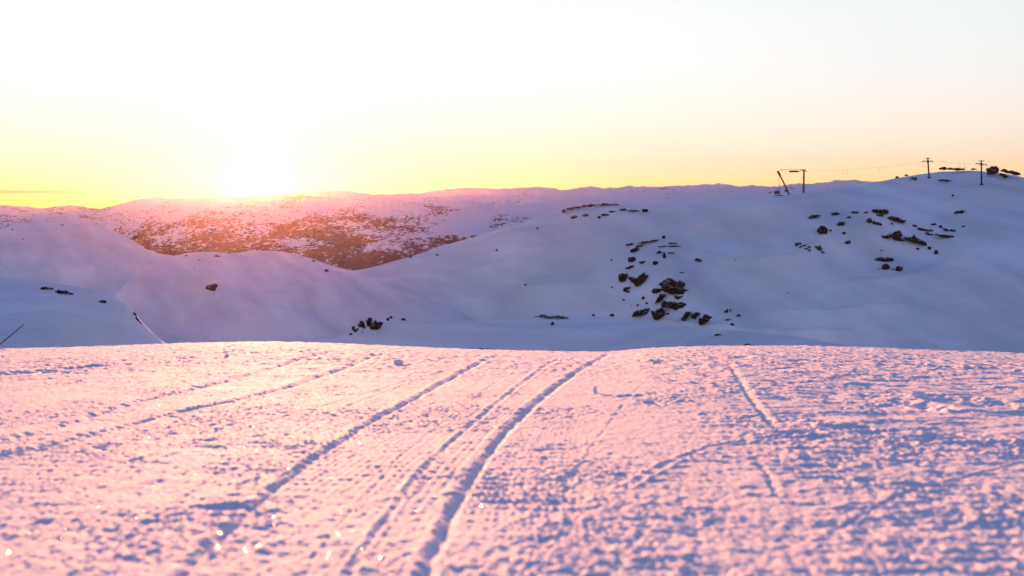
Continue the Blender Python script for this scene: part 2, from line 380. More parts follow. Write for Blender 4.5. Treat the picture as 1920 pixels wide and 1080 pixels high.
def build_foreground():
    Rs = np.exp(np.linspace(math.log(1.45), math.log(76), 1150))
    az = np.linspace(-0.48, 0.48, 860)
    R, A = np.meshgrid(Rs, az, indexing='ij')
    x, y = (R * np.sin(A)).ravel(), (R * np.cos(A)).ravel()
    z = fg_height(x, y)
    o = mesh_np('ski_slope', np.stack([x, y, z], 1), grid_faces(1150, 860)[:, ::-1], M_SLOPE)
    tag(o, 'groomed snow slope in the foreground with track lines', 'snow', kind='structure')
    # the same slope beyond the sides of the view and behind the viewpoint
    n = 140
    gx = np.linspace(-70, 70, n); gy = np.linspace(-90, 68, n)
    Y, X = np.meshgrid(gy, gx, indexing='ij'); X = X.ravel(); Y = Y.ravel()
    Z = fg_base(X, Y) + 0.05 * noise(X * .4, Y * .4) - 0.06
    inside = (np.abs(np.arctan2(X, Y)) < 0.60) & (np.hypot(X, Y) > 1.0)
    Z = np.where(inside, Z - 0.5, Z)
    o = mesh_np('slope_surround', np.stack([X, Y, Z], 1), grid_faces(n, n), M_SLOPE)
    tag(o, kind='structure')
build_foreground()

# ------------------------------------------------------------------ hills
class Hill:
    def __init__(s, name, crest, base, dc, db, k=1.7, amp=0.3, wl=40.0, bumps=(), back=0.35, drop=0.05, sm=4, nr=120, nc=500, aniso=(1, 1), mat=None, seed=0, fine=0.0, far=1.0, gain=0.38, jag=0.0, turn=0.35, drifts=()):
        s.gain = gain; s.jag = jag; s.turn = turn; s.drifts = [(np.array(p, float), w, a * far * 1.5) for p, w, a in drifts]
        c = np.array(crest, float); b = np.array(base, float)
        ca, ct = ray(c[:, 0], c[:, 1]); ba, bt = ray(b[:, 0], b[:, 1])
        s.a0, s.a1 = ca[0], ca[-1]
        s.az = np.linspace(s.a0, s.a1, 900)
        s.ct = smooth(np.interp(s.az, ca, ct), sm); s.bt = smooth(np.interp(s.az, ba, bt), 20)
        if jag: s.ct = s.ct + jag / F * fbm(s.az * 55 + seed, s.az * 0 + 2.5, 4, .6)
        f = lambda q: smooth(np.interp(s.az, ray(np.array([p[0] for p in q], float), np.full(len(q), 450.0))[0], [p[1] for p in q]), 30)
        s.dc = f(dc) * far; s.db = f(db) * far
        s.k, s.amp, s.wl, s.bumps, s.drop, s.aniso, s.seed, s.fine = k, amp * far, wl * far, bumps, drop, aniso, seed, fine * far
        s.name, s.back, s.nr, s.nc, s.mat = name, back, nr, nc, mat
        s._bw = []
        for px, py, rx, ry, a in bumps: s._bw.append((px, py, rx, ry, a * far))
    def point(s, az, t):
        ct, bt, dc, db = (np.interp(az, s.az, q) for q in (s.ct, s.bt, s.dc, s.db))
        R = db + (dc - db) * t
        tf = np.clip(t, 0, 1)
        te = bt + (ct - bt) * (1 - (1 - tf) ** s.k) - s.drop * np.maximum(t - 1, 0) ** 1.6 / max(s.back, .01)
        x, y = R * np.sin(az), R * np.cos(az)
        z = CAMZ + R * te
        n = fbm(x / s.wl * s.aniso[0] + s.seed, y / s.wl * s.aniso[1] - s.seed, 5 if s.gain > .4 else 4, s.gain)
        fade = 1 - 0.55 * np.exp(-((t - 1) / 0.08) ** 2)
        z = z + s.amp * n * fade
        if s.fine:                                    # wind streaks running up the slope at a slant
            ph = 0.75 + 0.25 * n; w = s.wl / 60
            ca, sa = math.cos(s.turn), math.sin(s.turn); a_ = x * ca + y * sa; b_ = y * ca - x * sa
            z = z + s.fine * (fbm(a_ / (60 * w) + ph, b_ / (7 * w), 3, .5) * 1.3)
            rd = (1 - np.abs(noise(a_ / (95 * w) + 0.5 * n + 7, b_ / (26 * w) + 0.8 * n))) ** 5 + 0.6 * (1 - np.abs(noise(a_ / (70 * w) + .5 * n + 2, b_ / (12 * w) - n))) ** 6
            z = z + s.fine * 1.9 * rd * sstep(-.25, .4, noise(x / (45 * w) + 3, y / (30 * w)))
        if s._bw:
            px = 960 + F * np.tan(az)
            pyy = EYE - F * te
            for bx, by, rx, ry, a in s._bw: z = z + a * np.exp(-((px - bx) / rx) ** 2 - ((pyy - by) / ry) ** 2) * np.clip((1.02 - t) * 12, 0, 1)
        if s.drifts:                                  # wind-packed drift lips: gentle above, sharp below
            px = 960 + F * np.tan(az); pyy = EYE - F * te
            for p, w, a in s.drifts:
                d, al = poly_dist(px, pyy, p)
                d = d + 1.5 * noise(px / 23, pyy / 11)
                L = np.hypot(*np.diff(p, axis=0).T).sum(); end = np.clip(np.minimum(al, L - al) / (0.25 * L) + .15, 0, 1)
                z = z + a * end * np.where(d > 0, np.exp(-(d / w) ** 2), np.exp(-(d / (w * 3.5)) ** 2)) * (0.8 + 0.4 * noise(px / 40, pyy / 20)) * np.clip((1.02 - t) * 12, 0, 1)
        return x, y, z, R
    def hit(s, px, py):
        az, te = ray(np.atleast_1d(px).astype(float), np.atleast_1d(py).astype(float))
        t = np.linspace(0, 1.0, 500)
        A, T = np.meshgrid(az, t, indexing='ij')
        x, y, z, R = s.point(A, T)
        q = (z - CAMZ) / R
        ok = q >= te[:, None]
        i = np.where(ok.any(1), ok.argmax(1), q.argmax(1)); j = np.arange(len(az))
        return np.stack([x[j, i], y[j, i], z[j, i]], 1)
    def build(s):
        a = np.linspace(s.a0, s.a1, s.nc)
        t = np.concatenate([1 - (1 - np.linspace(0, 1, s.nr)) ** 1.35, 1 + np.linspace(0, 1, s.nr // 4 + 1)[1:] ** 1.3 * s.back])
        T, A = np.meshgrid(t, a, indexing='ij')
        x, y, z, R = s.point(A.ravel(), T.ravel())
        o = mesh_np(s.name, np.stack([x, y, z], 1), grid_faces(len(t), s.nc), s.mat)
        tag(o, kind='structure'); return o

K = 1.5
knoll = Hill('snow_knoll', [(-420, 560), (-200, 530), (-60, 521), (0, 521), (40, 523), (90, 529), (140, 537), (190, 547), (215, 555), (235, 569), (250, 585), (265, 602), (285, 622), (303, 638), (322, 650), (345, 664), (380, 700)],
             [(-420, 720), (380, 720)], [(-420, 120), (0, 125), (200, 120), (380, 112)], [(-420, 92), (100, 98), (200, 105), (380, 104)], k=1.3, amp=0.22, wl=16, sm=3, aniso=(.6, 1.6), drifts=[([(10, 560), (80, 572), (160, 596), (240, 640)], 5, .16), ([(60, 590), (130, 606), (190, 640)], 4, .14), ([(-20, 545), (60, 550), (150, 566), (220, 596), (262, 640)], 5, .16), ([(20, 610), (80, 622), (120, 648)], 4, .12)], mat=M_HILL, seed=3, fine=.04, drop=0.1)
rise = Hill('snow_rise', [(440, 690), (520, 660), (575, 643), (620, 634), (650, 627), (680, 618), (705, 609), (740, 602), (775, 600), (830, 603), (900, 601), (1000, 597), (1080, 594), (1150, 594), (1200, 601), (1250, 610), (1300, 615), (1380, 620), (1480, 629), (1600, 650), (1700, 690)],
            [(440, 730), (1700, 730)], [(440, 190), (700, 215), (1150, 235), (1700, 200)], [(440, 165), (700, 188), (1150, 208), (1700, 174)], k=1.3, amp=0.25, wl=22, aniso=(.5, 1.4), far=1.25, drifts=[([(600, 648), (700, 622), (820, 612), (960, 612)], 4, .4), ([(900, 630), (1050, 622), (1200, 632)], 4, .4), ([(1080, 610), (1200, 616), (1330, 632)], 4, .4)], mat=M_HILL, seed=8, fine=.05, drop=0.02)
main_hill = Hill('snow_hill', [(430, 600), (520, 560), (600, 522), (640, 510), (665, 507), (690, 503), (720, 495), (780, 478), (820, 463), (850, 454), (900, 441), (960, 423), (1010, 406), (1055, 395), (1090, 389), (1150, 384), (1200, 385), (1250, 384), (1300, 381),
                 (1400, 374), (1450, 367), (1500, 361), (1560, 355), (1600, 350), (1640, 343), (1680, 335), (1720, 328), (1760, 322), (1800, 320.5), (1840, 321), (1870, 323), (1895, 328), (1920, 333), (2000, 348), (2200, 390), (2600, 450)],
                 [(430, 690), (2600, 690)], [(430, 520), (665, 560), (900, 520), (1100, 470), (1480, 450), (1750, 500), (1920, 480), (2600, 440)], [(430, 450), (900, 420), (1300, 365), (2600, 345)],
                 k=1.55, amp=1.1, wl=75, sm=3, nr=190, nc=900, aniso=(.7, 1.2), far=K, drifts=[([(690, 545), (800, 530), (920, 500), (1040, 462), (1120, 436)], 5, 1.2), ([(840, 600), (930, 566), (1060, 545), (1150, 532)], 5, 1.2), ([(1090, 448), (1140, 470), (1165, 505)], 5, .5), ([(1180, 405), (1330, 398), (1480, 384), (1600, 366)], 4, .9), ([(1290, 470), (1400, 480), (1500, 470), (1560, 440)], 5, 1.0), ([(1230, 606), (1330, 612), (1480, 622), (1620, 618)], 5, 1.4), ([(1560, 520), (1680, 525), (1800, 500), (1900, 455)], 5, 1.0), ([(1720, 415), (1790, 450), (1850, 490)], 4, .5), ([(760, 500), (860, 470), (960, 440)], 4, .8), ([(1420, 570), (1560, 580), (1720, 570)], 5, .9)], mat=M_DRIFT, seed=21, fine=.13,
                 bumps=[(1235, 525, 85, 60, 5.0), (1640, 430, 105, 38, 4.2), (1000, 570, 120, 35, 3.0), (1440, 520, 130, 60, -2.6), (890, 520, 70, 45, -2.6), (740, 570, 110, 40, 2.2), (1830, 530, 90, 70, 3.0), (1380, 430, 130, 28, -1.8), (1100, 470, 60, 40, -1.6), (960, 450, 60, 20, 1.4)])
round_hill = Hill('round_hill', [(120, 640), (180, 590), (222, 548), (240, 528), (262, 509), (290, 493), (320, 481), (350, 475), (380, 472.5), (410, 473), (440, 476), (475, 482), (520, 489), (560, 496), (612, 506), (650, 511), (690, 518), (760, 540), (850, 572), (950, 605), (1060, 650)],
                  [(120, 700), (1060, 700)], [(120, 420), (380, 470), (700, 490), (1060, 440)], [(120, 370), (700, 385), (1060, 350)], k=1.6, amp=0.7, wl=60, sm=3, far=K, turn=2.3, drifts=[([(430, 588), (500, 570), (580, 548), (650, 522), (700, 502)], 4, .8), ([(330, 500), (390, 556), (440, 585), (520, 622)], 4, .8), ([(470, 483), (540, 495), (612, 508)], 3, .5), ([(560, 500), (640, 560), (660, 610)], 6, .6), ([(255, 540), (330, 560), (420, 612)], 5, .6), ([(380, 480), (450, 520), (540, 535)], 4, .5)], mat=M_DRIFT, seed=33, fine=.10, aniso=(.7, 1.2),
                  bumps=[(480, 605, 90, 25, 4.0), (330, 590, 70, 30, -4.0), (570, 560, 90, 12, 3.0), (400, 540, 50, 30, 3), (650, 590, 60, 25, -3.5)])
back_hill = Hill('back_hill', [(330, 500), (380, 484), (430, 475), (470, 470.5), (500, 469.5), (530, 471.5), (560, 478), (590, 487), (615, 496), (640, 503), (665, 508), (700, 520), (760, 550)],
                 [(330, 570), (760, 600)], [(330, 700), (760, 700)], [(330, 640), (760, 640)], k=1.6, amp=.5, wl=70, sm=3, far=K, mat=M_DRIFT, seed=41, nc=300, drop=.03)
left_hill = Hill('left_hill', [(-500, 470), (-250, 452), (-100, 445), (-20, 436), (10, 427), (28, 419), (60, 416), (100, 416), (140, 418), (180, 423), (210, 430), (238, 443), (262, 458), (282, 469), (297, 475.5), (330, 479), (370, 486), (420, 500), (470, 530)],
                 [(-500, 580), (470, 580)], [(-500, 640), (0, 650), (300, 620), (470, 600)], [(-500, 530), (470, 530)], k=1.7, amp=.8, wl=70, sm=2, far=K, turn=0.8, drifts=[([(-60, 528), (60, 516), (140, 510), (220, 506), (290, 488)], 4, 1.1), ([(30, 440), (90, 455), (150, 450), (200, 470)], 4, .7), ([(80, 480), (180, 478), (260, 490)], 4, .7), ([(110, 425), (100, 460), (85, 480)], 4, .5)], mat=M_DRIFT, seed=52, fine=.14,
                 bumps=[(120, 512, 160, 12, 2.0), (60, 460, 60, 20, 1.0), (190, 465, 40, 22, -1.2)])
for h in (knoll, rise, main_hill, round_hill, back_hill, left_hill): h.build()

M_WOODED = range_material('wooded_slope', 0.02, 0.3, 0.44, 0.61, -10.0, 28.0)
M_MASSIF = range_material('far_mountain', 0.015, 0.24, 0.445, 0.565, -19.0, 34.0)
M_PLATEAU = range_material('far_plateau', 0.012, 0.16, 0.565, 0.60, 0.0, 100.0)
wooded = Hill('wooded_slope', [(560, 540), (640, 500), (700, 458), (760, 424), (800, 408), (850, 396), (900, 388), (960, 381), (1020, 377), (1100, 375), (1180, 374), (1300, 372), (1400, 372), (1500, 374), (1620, 380), (1800, 400)],
              [(560, 560), (1800, 560)], [(560, 2000), (900, 2600), (1800, 3200)], [(560, 1600), (900, 1900), (1800, 2200)], k=1.2, amp=7, wl=260, sm=4, far=.62, gain=.5, mat=M_WOODED, seed=61, nr=140, nc=600, drop=.03)
massif = Hill('mountain', [(-700, 392), (-300, 388), (-150, 385), (0, 382), (40, 382.5), (85, 387), (130, 385), (160, 388), (187, 393), (205, 391), (228, 383), (250, 377), (270, 372), (290, 370), (330, 371), (352, 369), (400, 371), (440, 371), (480, 369), (520, 366), (570, 366), (640, 370), (700, 376), (780, 380), (860, 386), (1000, 396)],
              [(-700, 520), (1000, 520)], [(-700, 6500), (0, 6600), (190, 7200), (350, 6000), (1000, 6000)], [(-700, 4300), (0, 4400), (1000, 4200)], k=1.2, amp=20, wl=750, sm=1, far=.40, jag=2.2, gain=.55, mat=M_MASSIF, seed=70, nr=240, nc=900, drop=.02)
plateau = Hill('mountain_range', [(330, 380), (400, 374), (470, 369), (520, 363), (545, 359), (570, 357.5), (600, 361), (640, 360), (690, 362), (735, 363), (770, 359), (785, 360), (800, 356), (830, 352.5), (870, 351), (905, 352), (940, 355), (980, 354), (1010, 352), (1060, 354), (1100, 350), (1160, 349.5), (1190, 347.5), (1230, 349),
                   (1275, 345.5), (1300, 348), (1350, 344), (1385, 347), (1410, 344.5), (1450, 346), (1500, 344), (1540, 345), (1600, 339), (1640, 338), (1700, 342), (1800, 345), (1870, 343), (1920, 331), (1960, 326), (2050, 335), (2300, 345), (2700, 350)],
                   [(330, 440), (2700, 440)], [(330, 9000), (2700, 9500)], [(330, 6800), (2700, 7200)], k=1.1, amp=26, wl=800, sm=1, far=.36, jag=3.2, gain=.58, mat=M_PLATEAU, seed=85, nr=160, nc=900, drop=.02)
for h in (wooded, massif, plateau): h.build()

def valley():
    n = 64; a = np.linspace(0, 2 * np.pi, n, endpoint=False); rr = [0, 100, 400, 1500, 2800, 4280]
    v = [(r * math.sin(q), r * math.cos(q), -250) for r in rr[1:] for q in a]
    f = [(i * n + j, i * n + (j + 1) % n, (i + 1) * n + (j + 1) % n, (i + 1) * n + j) for i in range(len(rr) - 2) for j in range(n)]
    o = mesh_np('valley_ground', np.array(v), np.array(f)[:, ::-1], M_VALLEY); tag(o, kind='structure')
valley()

# ------------------------------------------------------------------ far birch woods (one mass)
def forest(name, hill, n, pxr, tr, size, thresh, label, seed):
    r = np.random.default_rng(seed)
    az = ray(r.uniform(pxr[0], pxr[1], n), np.full(n, 440.0))[0]; t = r.uniform(tr[0] ** .5, tr[1] ** .5, n) ** 2
    x, y, z, R = hill.point(az, t)
    den = 0.5 + 0.6 * fbm(x / 180 + 9, y / 420, 4, .6) - thresh * (t - tr[0]) / (tr[1] - tr[0])
    k = r.random(n) < np.clip(den * 1.6, 0, 1); x, y, z = x[k], y[k], z[k]; m = len(x)
    h = size * r.uniform(.6, 1.35, m); w = h * r.uniform(.28, .5, m); ph = r.uniform(0, 6.28, m)
    V = np.zeros((m, 6, 3)); V[:, 0] = np.stack([x, y, z - 1], 1); V[:, 5] = np.stack([x, y, z + h], 1)
    for j in range(4):
        q = ph + j * 1.5708; rw = w * r.uniform(.7, 1.25, m)
        V[:, j + 1] = np.stack([x + rw * np.cos(q), y + rw * np.sin(q), z + h * r.uniform(.35, .6, m)], 1)
    tri = np.array([(0, 2, 1), (0, 3, 2), (0, 4, 3), (0, 1, 4), (5, 1, 2), (5, 2, 3), (5, 3, 4), (5, 4, 1)])
    faces = (np.arange(m)[:, None, None] * 6 + tri[None]).reshape(-1, 3)
    o = mesh_np(name, V.reshape(-1, 3), faces, M_TREE, False)
    tag(o, label, 'forest', kind='stuff')
forest('birch_wood', wooded, 16000, (560, 1060), (0.0, 0.75), 3.6, .75, 'bare birch wood on the slope behind the snowy saddle', 5)
forest('valley_forest', massif, 26000, (-40, 900), (0.0, 0.5), 3.4, .75, 'dark forest along the valley floor under the sun', 6)

# ------------------------------------------------------------------ rocks
def rock(hill, outline, label, cat='rock', group=None, name='rock', sink=0.0, crest=False, bulge=1.0, seed=None):
    """outline: photo points of the bare face; the rock stands on the slope at its lower edge and runs back into it"""
    r = np.random.default_rng(seed if seed is not None else int(abs(outline[0][0] * 7 + outline[0][1] * 13)))
    P = np.array(outline, float)
    seg = np.hypot(*(np.roll(P, -1, 0) - P).T); cum = np.concatenate([[0], np.cumsum(seg)])
    big = max(np.ptp(P[:, 0]), np.ptp(P[:, 1]))
    n = int(np.clip(big * 1.3, 12, 40))
    s = np.linspace(0, cum[-1], n, endpoint=False)
    Q = np.roll(P, -1, 0); i = np.searchsorted(cum, s, side='right') - 1
    O = P[i] + (Q[i] - P[i]) * ((s - cum[i]) / seg[i])[:, None]
    O = O + r.normal(0, 0.025 * min(big, 20), O.shape)
    if np.sum(O[:, 0] * np.roll(O[:, 1], -1) - np.roll(O[:, 0], -1) * O[:, 1]) < 0: O = O[::-1]
    cx = O.mean(0); bot = P[:, 1].max()
    B = hill.hit([cx[0]], [bot + 0.3])[0]
    D = math.hypot(B[0], B[1]); m = D / F
    az = math.atan2(B[0], B[1])
    te_b = EYE - F * (B[2] - CAMZ) / D                 # photo row of the foot
    loc = (B[0], B[1], B[2] - sink)
    L = np.stack([(O[:, 0] - cx[0]) * m, -(O[:, 1] - te_b) * m], 1)       # metres, along and up
    c2 = L.mean(0); W, H = np.ptp(L[:, 0]), np.ptp(L[:, 1])
    th = min(W, max(H, W * .25)) * bulge
    rings = [1.0, 0.84, 0.6, 0.32]
    V = []; 
    for side in (-1, 1):
        for k, q in enumerate(rings):
            if side == 1 and k == 0: continue
            for j in range(n):
                e = c2 + (L[j] - c2) * (q if k == 0 else q * (1 + r.normal(0, .05)))
                dep = math.sqrt(max(0, 1 - q * q))
                dy = side * th * dep * (0.42 if side < 0 else 0.8) * (1 + r.normal(0, .22))
                V.append((e[0], dy + e[1] * 0.35, e[1]))
        V.append((c2[0], side * th * (0.45 if side < 0 else 0.85) + c2[1] * .35, c2[1] + r.normal(0, .04) * H))
    Fc = []
    nk = len(rings); front0 = 0; fc = nk * n; back0 = nk * n + 1; bc = back0 + (nk - 1) * n
    def strip(a, b, flip):
        for j in range(n):
            j2 = (j + 1) % n
            q = [(a + j, a + j2, b + j2), (a + j, b + j2, b + j)]
            for f in q: Fc.append(f[::-1] if flip else f)
    for k in range(nk - 1): strip(k * n, (k + 1) * n, True)
    for j in range(n): Fc.append(((nk - 1) * n + j, fc, (nk - 1) * n + (j + 1) % n))
    strip(0, back0, False)
    for k in range(nk - 2): strip(back0 + k * n, back0 + (k + 1) * n, False)
    for j in range(n): Fc.append((back0 + (nk - 2) * n + j, back0 + (nk - 2) * n + (j + 1) % n, bc))
    o = mesh_np(name, np.array(V), np.array(Fc), M_ROCK, False)
    o.location = loc; o.rotation_euler = (0, 0, -az)
    tag(o, label, cat, group); return o
def C4(pts): return [(1100 + x / 4.5, 400 + y / 4.5) for x, y in pts]
def C8(pts): return [(600 + x / 9.6, 560 + y / 9.6) for x, y in pts]
_bl = [0]
def blob(cx, cy, w, h, tilt=0.0):
    """jagged rounded outline, w by h photo pixels about its centre; tilt in pixels of drop from left to right"""
    _bl[0] += 1; r = np.random.default_rng(900 + _bl[0])
    n = 11 + int(w / 2.2 if w > 3.5 * h else 0); a = np.linspace(0, 2 * np.pi, n, endpoint=False) + r.uniform(0, .5)
    q = 1 + r.normal(0, .13, n)
    x = np.cos(a) * q; y = np.sin(a) * q * (1 + r.normal(0, .4, n) if w > 3.5 * h else 1)
    y = np.where(y > 0, y * .8, y)
    return [(cx + w * .58 * xx, cy + max(h, 3) * .62 * yy + tilt * xx / 2) for xx, yy in zip(x, y)]
MH = main_hill
G1 = 'rocks of the crag on the shaded hillside'
big = [
 ([(265,560),(268,520),(285,505),(345,505),(343,540),(325,575),(290,583)], 'squarish dark rock at the left end of the crag, beside the heart-shaped one'),
 ([(347,550),(360,532),(383,535),(400,552),(425,548),(440,522),(468,512),(470,500),(492,500),(490,515),(518,518),(515,540),(480,585),(415,622),(400,595),(375,578)], 'heart-shaped dark rock in the upper left of the crag'),
 ([(305,640),(320,620),(372,618),(368,630),(345,640),(335,662),(308,655)], 'small forked rock just below the squarish rock of the crag'),
 ([(603,598),(640,570),(680,545),(700,540),(740,560),(765,575),(780,562),(815,575),(830,595),(825,615),(800,628),(865,642),(830,660),(830,682),(805,688),(760,680),(720,682),(660,665),(630,640),(630,620)], 'largest domed dark rock at the top of the crag'),
 ([(548,655),(560,630),(605,630),(650,640),(655,660),(600,668),(560,672)], 'low wing of dark rock reaching left from the largest rock'),
 ([(735,688),(815,696),(790,710),(775,726),(745,712)], 'small rock tucked under the right side of the largest rock'),
 ([(570,760),(590,720),(625,675),(660,678),(665,695),(640,708),(645,725),(610,745)], 'slanting narrow rock in the middle of the crag'),
 ([(630,795),(628,760),(650,732),(668,742),(700,740),(750,745),(800,742),(858,768),(835,790),(800,802),(785,795),(760,820),(715,800),(690,785),(665,790)], 'wide dark rock with a pointed underside, low in the crag'),
 ([(380,870),(395,835),(430,815),(475,810),(500,800),(540,800),(543,815),(525,850),(480,855),(420,868)], 'long low rock at the lower left corner of the crag'),
 ([(540,820),(560,825),(600,810),(635,790),(660,825),(655,860),(630,880),(600,900),(570,895),(552,865)], 'blocky rock at the foot of the crag, right of the long low rock'),
 ([(795,885),(815,860),(835,825),(885,822),(865,855),(850,875),(830,905),(805,900)], 'upright rock at the foot of the slope, left of the reddish triangular rock'),
 ([(880,870),(885,840),(920,828),(960,830),(955,848),(935,860),(915,890),(890,880)], 'broken rock touching the reddish triangular rock on its left'),
 ([(945,905),(950,880),(975,880),(985,850),(1010,848),(1060,870),(1010,915),(960,938),(945,930)], 'triangular rock at the lower right end of the crag'),
 ([(1155,825),(1190,793),(1196,830),(1170,833)], 'small peaked rock right of the triangular rock'),
 ([(1262,853),(1280,838),(1305,855),(1285,868)], 'lone diamond-shaped stone at the far right of the crag'),
]
for o, l in big: rock(MH, C4(o), l, group=G1)
few = [(478,712,26,26,'dark stone left of the slanting rock in the crag'),(505,757,26,18,'stone just above the long low rock of the crag'),(432,775,24,18,'tilted stone above the left half of the long low rock'),(688,845,38,16,'flat chip of rock right of the blocky rock at the foot of the crag'),
       (315,728,28,14,'small flat stone well below the forked rock'),(352,662,30,18,'chip of rock touching the forked rock from below'),(211,394,18,12,'tiny stone alone on the snow left of the chunky rock'),(213,624,16,12,'tiny stone alone on the snow left of the forked rock'),
       (1195,890,60,14,'thin flat stone below the small peaked rock'),(1230,930,28,22,'lowest stone at the far right of the crag'),(1215,812,12,26,'thin upright stone right of the small peaked rock'),(1110,1018,44,14,'flat sliver of stone on the snow well below the triangular rock'),(1253,394,14,10,'tiny stone far right of the lone oval boulder'),(378,777,10,10,'tiniest stone at the lower left of the crag')]
for x, y, w, h, l in few: rock(MH, C4(blob(x, y, w, h)), l, 'stone', 'stones scattered around the crag', 'stone')
up = [(650,199,26,22,0,'single round stone on the snow above the streaky rocks'), (362,262,58,16,-12,'thin tilted rock at the top left of the streaky rocks'), (400,310,72,30,-22,'tilted double rock at the upper left of the streaky rocks'),
      (380,392,70,40,0,'chunky rock left of centre among the streaky rocks'), (370,452,70,22,-20,'flat tilted rock just above the squarish rock of the crag'), (612,328,50,14,-4,'short rock beside the curved one among the streaky rocks'),
      (655,355,24,48,0,'curved upright rock in the middle of the streaky rocks'), (580,415,44,34,0,'notched small rock below the curved one'), (942,393,52,24,8,'lone oval boulder right of the streaky rocks'),
      (802,497,34,9,0,'thin sliver of rock above the largest crag rock'), (725,252,62,9,0,'upper sliver of rock right of the round stone'), (740,275,90,9,-2,'long sliver of rock under the upper sliver'),
      (515,238,150,11,-26,'long thin line of rock along the top of the streaky rocks'), (440,275,60,14,-8,'thin rock under the long line of rock'), (470,412,60,22,0,'faint broken rock right of the chunky rock'), (715,333,50,10,0,'faint sliver of rock right of the curved one'),
      (640,277,70,7,0,'faint thin sliver of rock at the centre of the streaky rocks')]
for x, y, w, h, ti, l in up: rock(MH, C4(blob(x, y, w, h, ti)), l, group='streaky rocks on the hillside')
crest = [(1057,396,7,6,0,'knob of rock at the left end of the ridge-top stones'), (1078,390,26,4,-5,'first thin line of rock along the ridge top'), (1104,386,24,4,-3,'second thin line of rock along the ridge top'), (1140,383.5,38,3.5,0,'flat line of rock at the highest part of the low ridge'),
         (1209.5,395,11,6,0,'small dome of rock at the right end of the ridge-top stones'), (1169,393.5,12,4,0,'low dark rock left of the small dome'), (1188,395,20,2.5,0,'thin seam of rock joining the two ridge stones'), (1098,404,14,4,-2,'low rock on the slope just under the ridge'),
         (1077,407,12,5,-2,'small rock under the left end of the ridge'), (1135,403,14,4,0,'flat rock under the middle of the ridge'), (1123.5,407.5,6,5,0,'small upright stone under the flat rock'), (1148,396.5,12,3,0,'short sliver of rock above the flat rock')]
for x, y, w, h, ti, l in crest: rock(MH, blob(x, y, w, h, ti), l, group='stones along the low ridge')
low = [(rise,1148,590.5,9,5,'small dark boulder at the right end of the low line of stones'), (rise,1113,591,5,4,'small stone left of the boulder on the low rise'), (rise,1030,594,46,3,'long thin line of rock across the low rise'), (rise,1058,596,16,3,'short seam of rock at the end of the long thin line'), (rise,1036,607,6,6,'lone stone below the long thin line of rock'),
       (MH,931,469,4,3.5,'tiny stone on the left shoulder of the hill'), (MH,1008,428,4,3.5,'tiny stone under the sunlit edge of the hill'), (MH,985,534,3.5,3,'tiny stone alone in the middle of the smooth slope'),
       (rise,1402,645,20,4,'dark sliver of rock just above the foreground edge'), (rise,1347,626.5,13,4,'dark sliver of rock on the lower right slope'), (rise,907,657,18,4,'dark rock peeping over the foreground edge'), (MH,1478,547,5,3,'tiny stone on the plain slope right of the crag'),
       (MH,820,478,6,2.5,'thin stone on the saddle side of the hill'), (MH,770,482,5,2.5,'small stone near the lowest part of the saddle')]
for hh, x, y, w, h, l in low: rock(hh, blob(x, y, w, h), l, cat='stone', name='stone')
G2 = 'rocks of the right-hand knob'
right = [(1526,406,21,6,-5,'tilted flat rock at the left end of the right knob'), (1566,401,16,5,0,'flat rock second from the left along the knob top'), (1602,398,14,3.5,0,'thin rock in the middle of the knob top'), (1624,398.5,8,2.5,0,'thin seam of rock left of the pointed rock'),
         (1650,396.5,24,8,2,'pointed dark rock at the highest part of the right knob'), (1650,403,13,4,2,'small rock right under the pointed rock'), (1682,411,28,8,9,'long slanting rock on the right shoulder of the knob'), (1715,423,8,3.5,1,'small rock below the long slanting rock'),
         (1591,407.5,8,3.5,-1,'small stone under the knob top'), (1577,419,12,7,-2,'egg-shaped rock left of the knob centre'), (1630,413.5,9,8,0,'round-headed rock at the knob centre'), (1644,418,17,5,4,'low tail of rock running right from the round-headed rock'),
         (1542.5,432.5,17,13,0,'big rounded boulder on the left side of the knob'), (1557.5,431.5,4.5,4,0,'small stone right of the big rounded boulder'), (1582.5,436.5,5,5,0,'small pointed stone on the knob, right of the boulder'), (1590,453,10,6,-2,'oval stone below the small pointed stone'),
         (1673,441,32,9,-7,'long rising rock on the knob face'), (1684,447,18,7,2,'rock hanging under the long rising rock'), (1715,449,33,9,11,'long rock falling to the right on the knob face'), (1720.5,464.5,5.5,4.5,0,'small stone below the long falling rock'),
         (1743,464,6,8,3,'stone on the right edge of the knob'), (1755.5,471,7,9,3,'last stone down the right edge of the knob'), (1652.5,468,4,4,0,'tiny stone above the lower trio of boulders'), (1657.5,484.5,28,9,0,'wide humped rock above the two round boulders'),
         (1660,498,11.5,12,0,'left of the two round boulders low on the knob'), (1686,501,12,11,0,'right of the two round boulders low on the knob'), (1649,503.5,12,3.5,0,'flat sliver of rock left of the round boulders'), (1675,503,12,4,0,'flat sliver of rock between the round boulders'), (1672.5,419,4,3,0,'tiny stone under the long slanting rock')]
for x, y, w, h, ti, l in right: rock(MH, blob(x, y, w, h, ti), l, group=G2)
r2 = np.random.default_rng(77)
for i in range(22):
    x = r2.uniform(1492, 1546); y = 449 + (x - 1492) * .25 + r2.uniform(0, 14)
    w = r2.uniform(3, 9)
    rock(MH, blob(x, y, w, r2.uniform(2, 4)), 'small stone in the scattered patch below the big rounded boulder', 'stone', 'patch of small stones below the boulder', 'stone')
